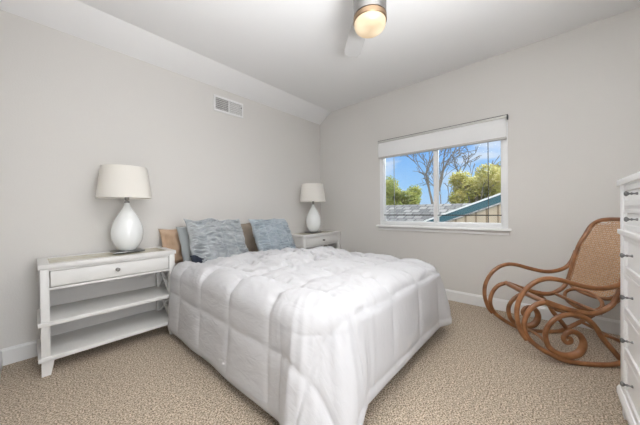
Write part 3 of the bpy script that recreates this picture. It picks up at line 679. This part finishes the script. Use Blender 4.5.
# ------------------------------------------------------------------ bentwood rocking chair
def make_rocker():
    w = Vector((-0.842, -0.539, 0)).normalized(); d = Vector((w.y, -w.x, 0)); N0 = Vector((-0.766, -3.226, 0))
    FARo = 0.49
    ctr = N0 - w*FARo/2
    t = thing('rocking_chair', 'honey-brown bentwood rocking chair with scrolled sides and a woven cane back', 'rocking chair', (ctr.x, ctr.y, 0), (0, 0, math.atan2(d.y, d.x)))
    # local axes: +x forward, y across: local y = rotate(d, 90) ; w (towards the camera side) is +y or -y
    yv = Vector((-d.y, d.x, 0)); sgn = 1 if yv.dot(w) > 0 else -1
    NEAR, FAR = sgn*FARo/2, -sgn*FARo/2
    def P(s, z, y): return Vector((s, y, z-0.006 + 0.022*max(0.0, 1-z/0.15)))
    r0 = 0.0165
    arm = [(-0.212, 0.735), (-0.18, 0.65), (-0.135, 0.59), (-0.06, 0.557), (0.03, 0.548), (0.14, 0.570), (0.25, 0.600), (0.33, 0.604), (0.405, 0.572), (0.468, 0.505), (0.508, 0.415), (0.513, 0.315), (0.488, 0.22), (0.452, 0.165)]
    rock = [(0.335, 0.437), (0.40, 0.412), (0.452, 0.342), (0.468, 0.25), (0.432, 0.165), (0.34, 0.082), (0.235, 0.022), (0.12, 0.0), (0.0, 0.0), (-0.10, 0.018), (-0.20, 0.085), (-0.31, 0.165), (-0.40, 0.235), (-0.50, 0.30), (-0.575, 0.375), (-0.60, 0.44)]
    scroll = [(-0.125, 0.055), (-0.085, 0.12), (-0.03, 0.195), (0.012, 0.268), (0.06, 0.322), (0.119, 0.350), (0.18, 0.352), (0.25, 0.328), (0.305, 0.268), (0.325, 0.20), (0.305, 0.115), (0.25, 0.060), (0.18, 0.045), (0.115, 0.080), (0.090, 0.150), (0.105, 0.205), (0.145, 0.233), (0.188, 0.224), (0.211, 0.188), (0.196, 0.156), (0.168, 0.160), (0.166, 0.184), (0.186, 0.192)]
    upright = [(0.335, 0.437), (0.24, 0.403), (0.15, 0.376), (0.05, 0.360), (-0.02, 0.372), (-0.085, 0.415), (-0.125, 0.478), (-0.150, 0.56), (-0.180, 0.68), (-0.215, 0.79), (-0.258, 0.87), (-0.300, 0.945)]
    def part(name, pts, y, rad, flat=1.0, parent=t, n=7):
        b = NB(); tube(b, catmull([P(s, z, y) for s, z in pts], n), rad, 10, flat=flat, side=(0, 1, 0)); return obj(name, b, 'wood', parent, smooth=70)
    inset = 0.03
    for Y, s in ((NEAR, 1 if NEAR > 0 else -1), (FAR, 1 if FAR > 0 else -1)):
        part('armrest', arm, Y, lambda u: 0.0145, 1.15)
        part('rocker', rock, Y, lambda u: 0.0155, 1.1)
        part('scroll', scroll, Y - s*0.012, lambda u: 0.0145+0.0085*math.exp(-((u-0.58)/0.09)**2)-0.003*max(0, u-0.75)/0.25, 1.2)
        part('scroll_brace', [(-0.03, 0.222), (-0.09, 0.205), (-0.16, 0.175), (-0.24, 0.16), (-0.31, 0.182)], Y - s*0.012, 0.011)
    # back hoop: both uprights joined over the top in one bent rod, running forward as the seat sides
    yi = FARo/2 - inset
    left = [P(s, z, yi) for s, z in upright]; right = [P(s, z, -yi) for s, z in upright]
    topz = [(-0.325, 0.988, yi-0.035), (-0.335, 1.006, yi-0.10), (-0.338, 1.010, 0), (-0.335, 1.006, -yi+0.10), (-0.325, 0.988, -yi+0.035)]
    path = left + [P(s, z, y) for s, z, y in topz] + right[::-1]
    b = NB(); tube(b, catmull(path, 6), 0.0165, 10); hoop = obj('back_frame', b, 'wood', t, smooth=70)
    # front seat rail and seat rear rail
    b = NB(); tube(b, [P(0.335, 0.437, FARo/2), P(0.34, 0.435, 0), P(0.335, 0.437, -FARo/2)], 0.019, 10); obj('front_rail', b, 'wood', t, smooth=70)
    b = NB(); tube(b, [P(-0.03, 0.365, yi), P(-0.035, 0.36, 0), P(-0.03, 0.365, -yi)], 0.013, 10); obj('seat_rear_rail', b, 'wood', t, smooth=70)
    for y in (yi, -yi):
        b = NB(); tube(b, catmull([P(s, z, y) for s, z in upright[:6]], 6), lambda u: 0.023-0.006*u, 10, flat=0.75, side=(0, 0, 1)); obj('seat_rail', b, 'wood', t, smooth=70)
    # inner back hoop with curved lower rail
    def back_s(z):   # s along the upright at height z
        for (s0, z0), (s1, z1) in zip(upright[5:], upright[6:]+[(-0.338, 1.010)]):
            if z0 <= z <= z1: return s0+(s1-s0)*(z-z0)/(z1-z0)
        return -0.338
    b = NB(); tube(b, catmull([P(back_s(0.50), 0.50, yi), P(-0.125, 0.465, yi-0.03), P(-0.115, 0.44, yi-0.10), P(-0.112, 0.432, 0), P(-0.115, 0.44, -yi+0.10), P(-0.125, 0.465, -yi+0.03), P(back_s(0.50), 0.50, -yi)], 6), 0.0145, 10); obj('lower_back_rail', b, 'wood', t, smooth=70)
    # oval ring between seat and back
    b = NB(); tube(b, catmull([P(-0.075-0.035*sin(a), 0.392-0.06*sin(a)*-1 if False else 0.392+0.062*sin(a), 0.165*cos(a)) for a in [2*pi*k/14 for k in range(14)]], 4, True), 0.0125, 10, closed=True); obj('oval_ring', b, 'wood', t, smooth=70)
    # crossing stretchers under the seat
    b = NB(); tube(b, catmull([P(0.25, 0.06, FARo/2-0.02), P(0.24, 0.09, 0), P(0.25, 0.06, -FARo/2+0.02)], 5), 0.012, 8); obj('stretcher', b, 'wood', t, smooth=70)
    b = NB(); tube(b, catmull([P(-0.24, 0.12, FARo/2-0.02), P(-0.24, 0.12, 0), P(-0.24, 0.12, -FARo/2+0.02)], 5), 0.012, 8); obj('stretcher', b, 'wood', t, smooth=70)
    # woven cane: strands in four directions across the back, and a solid-looking border band
    def cane_surface(fn, wdt, hgt, name, inside):
        b = NB(); st = 0.0052
        def ribbon(p0, p1, off):
            n = 14; vs = []; prev = None
            for k in range(n+1):
                u = k/n; q = (p0[0]+(p1[0]-p0[0])*u, p0[1]+(p1[1]-p0[1])*u)
                if not inside(*q): prev = None; continue
                dx, dy = p1[0]-p0[0], p1[1]-p0[1]; l = math.hypot(dx, dy); ex, ey = -dy/l*st/2, dx/l*st/2
                A = b.verts.new(fn(q[0]+ex, q[1]+ey, off)); B = b.verts.new(fn(q[0]-ex, q[1]-ey, off))
                if prev: b.faces.new((prev[0], A, B, prev[1]))
                prev = (A, B)
        step = 0.0155
        k = -wdt/2
        while k < wdt/2: ribbon((k, 0), (k, hgt), 0.0006); k += step
        k = 0
        while k < hgt: ribbon((-wdt/2, k), (wdt/2, k), -0.0006); k += step
        k = -wdt/2-hgt
        while k < wdt/2:
            ribbon((k, 0), (k+hgt, hgt), 0.0012); ribbon((k+hgt, 0), (k, hgt), -0.0012); k += step*2
        o = obj(name, b, 'cane', t, smooth=0, label='woven honey cane panel'); md = o.modifiers.new('thickness', 'SOLIDIFY'); md.thickness = 0.0015
        return o
    zb, zt = 0.445, 1.006
    def back_fn(x, y, off):
        z = zb+y; s = back_s(z); return P(s+0.0+off, z, x)
    def back_in(x, y):
        z = zb+y; e = yi-0.004
        if abs(x) > e or y < 0 or z > zt: return False
        if z > 0.93: # rounded top
            a = (z-0.93)/(zt-0.93); return abs(x) < e-0.15*(1-math.sqrt(max(0, 1-a*a)))
        if z < 0.50:
            a = (0.50-z)/0.06; return abs(x) < e-0.10*(1-math.sqrt(max(0, 1-a*a)))
        return True
    cane_surface(back_fn, 2*yi, zt-zb, 'back_cane', back_in)
    def seat_z(s):
        for (s0, z0), (s1, z1) in zip(upright[:5], upright[1:5]):
            if s1 <= s <= s0: return z0+(z1-z0)*(s-s0)/(s1-s0)
        return 0.437
    return t
make_rocker()

# ------------------------------------------------------------------ outside
b = NB(); box(b, 0.6, 60, -30, 45, -2.9, -2.7); o = struct('ground', b, 'grass', smooth=0)
# garage roof across the yard
hs = thing('garage', 'low outbuilding with a grey shingle roof seen through the window', 'building', (7.6, 1.5, -2.7))
def rel(o, base): o.location = -base.location; return o
b = NB(); box(b, 5.4, 9.8, -4.5, 9.5, -2.7, 0.40); rel(obj('wall', b, 'siding', hs, smooth=0), hs)
b = NB(); prism(b, [(4.7, 0.30), (7.6, 1.305), (10.5, 0.30), (10.5, 0.20), (7.6, 1.205), (4.7, 0.20)], 'y', -5.0, 10.0); rel(obj('roof', b, 'shingle', hs, smooth=0), hs)
# near gable with teal rake board
gb = thing('house_gable', 'neighbouring house gable with a sloping teal rake board over tan boards', 'building', (3.4, -3.0, -2.7))
def rk(y): return 0.773 + (1.228-0.773)*(-1.06-y)/(2.237-1.06)     # bottom of the rake at x = 3
yr = [-1.2, -4.2]
b = NB(); prism(b, [(-0.3, -2.7), (-1.06, 0.62), (-1.06, rk(-1.06)-0.03), (-4.2, rk(-4.2)-0.03), (-7.5, rk(-1.06)-0.03), (-7.5, -2.7)], 'x', 3.06, 4.4)
rel(obj('wall', b, 'siding', gb, smooth=0), gb)
def slab(name, m, x0, x1, zo0, zo1, ya=0.2, yb=-4.2):
    b = NB(); prism(b, [(ya, rk(ya)+zo0), (yb, rk(yb)+zo0), (yb, rk(yb)+zo1), (ya, rk(ya)+zo1)], 'x', x0, x1); rel(obj(name, b, m, gb, smooth=0), gb)
slab('rake_board', 'teal', 2.97, 3.03, 0.0, 0.15)
slab('drip_edge', 'guard', 2.95, 3.02, 0.15, 0.185)
slab('roof', 'shingle', 3.02, 4.6, 0.10, 0.18)
b = NB(); prism(b, [(-4.2, rk(-4.2)+0.10), (-7.6, rk(-0.8)+0.10), (-7.6, rk(-0.8)+0.18), (-4.2, rk(-4.2)+0.18)], 'x', 2.98, 4.6); rel(obj('roof_slope', b, 'shingle', gb, smooth=0), gb)

def bare_tree(x, y, seed):
    rnd = random.Random(seed); t = thing('bare_tree', 'leafless grey tree branching behind the garage roof', 'tree', (x, y, -2.7))
    b = NB()
    def grow(p, d, l, r, dep):
        pts = [p]; q = p; dd = d.copy(); n = 4
        for k in range(n):
            dd = (dd + Vector((rnd.gauss(0, .10), rnd.gauss(0, .10), rnd.gauss(0.03, .06)))).normalized(); q = q+dd*l/n; pts.append(q)
        tube(b, pts, lambda u: max(0.021, r*(1-0.4*u)), 6 if dep < 3 else 4)
        if dep >= 6: return
        for k in range(3 if dep in (0, 1, 2, 3, 4) else 2):
            a = rnd.uniform(0, 2*pi); sp = rnd.uniform(0.32, 0.72); o_ = dd.orthogonal().normalized(); o2 = dd.cross(o_)
            nd = (dd*cos(sp)+(o_*cos(a)+o2*sin(a))*sin(sp)).normalized(); st = pts[-1] if k < 2 else pts[2]
            grow(st, nd, l*rnd.uniform(0.62, 0.82), r*0.56, dep+1)
    grow(Vector((0, 0, 0)), Vector((0, 0, 1)), 4.0, 0.17, 0)
    obj('trunk', b, 'bark', t, smooth=0)
bare_tree(17.2, 3.65, 4)
bare2 = None

def leafy_tree(x, y, z0, rx, rz, m, label, seed, n=9000, lf=0.17):
    rnd = random.Random(seed); t = thing('leafy_tree', label, 'tree', (x, y, -2.7), group=None)
    zc = z0+2.7
    b = NB(); tube(b, [(0, 0, 0), (0.05, 0.05, zc*0.5), (0, 0, zc)], lambda u: 0.16-0.08*u, 8)
    for k in range(6):
        a = k*1.05+rnd.random(); tube(b, [(0, 0, zc*0.55), (cos(a)*rx*0.5, sin(a)*rx*0.5, zc+rz*0.2), (cos(a)*rx*0.8, sin(a)*rx*0.8, zc+rz*0.45)], lambda u: 0.05-0.035*u, 5)
    obj('trunk', b, 'bark', t, smooth=60)
    b = NB(); cl = [(Vector((rnd.uniform(-.75, .75)*rx, rnd.uniform(-.75, .75)*rx, zc+rnd.uniform(-.75, .8)*rz)), rnd.uniform(0.28, 0.48)*rx) for _ in range(16)]
    for _ in range(n):
        c, r = rnd.choice(cl); v = Vector((rnd.gauss(0, 1), rnd.gauss(0, 1), rnd.gauss(0, 1))).normalized()*r*rnd.uniform(0.55, 1.05)
        p = c+v; a = Vector((rnd.gauss(0, 1), rnd.gauss(0, 1), rnd.gauss(0, 1))).normalized(); q = a.orthogonal().normalized(); s = lf*rnd.uniform(0.6, 1.2)
        vs = [b.verts.new(p+a*s*i+q*s*0.55*j) for i, j in ((-.5, 0), (0, -.5), (.5, 0), (0, .5))]; b.faces.new(vs)
    obj('crown', b, m, t, smooth=0)
leafy_tree(12.2, 5.6, 1.9, 1.35, 1.05, 'leafg', 'round green tree above the roof at the left edge of the window view', 1)
leafy_tree(14.3, 4.7, 1.7, 1.2, 0.95, 'leafg', 'lower green tree just left of the leafless tree trunk', 2, n=7000)
leafy_tree(14.0, 0.2, 2.1, 1.45, 1.25, 'leafy', 'yellow-green tree just right of the window mullion', 3)
leafy_tree(17.3, -1.75, 2.6, 1.95, 1.5, 'leafy', 'tall yellow-green tree at the right edge of the window view', 5)
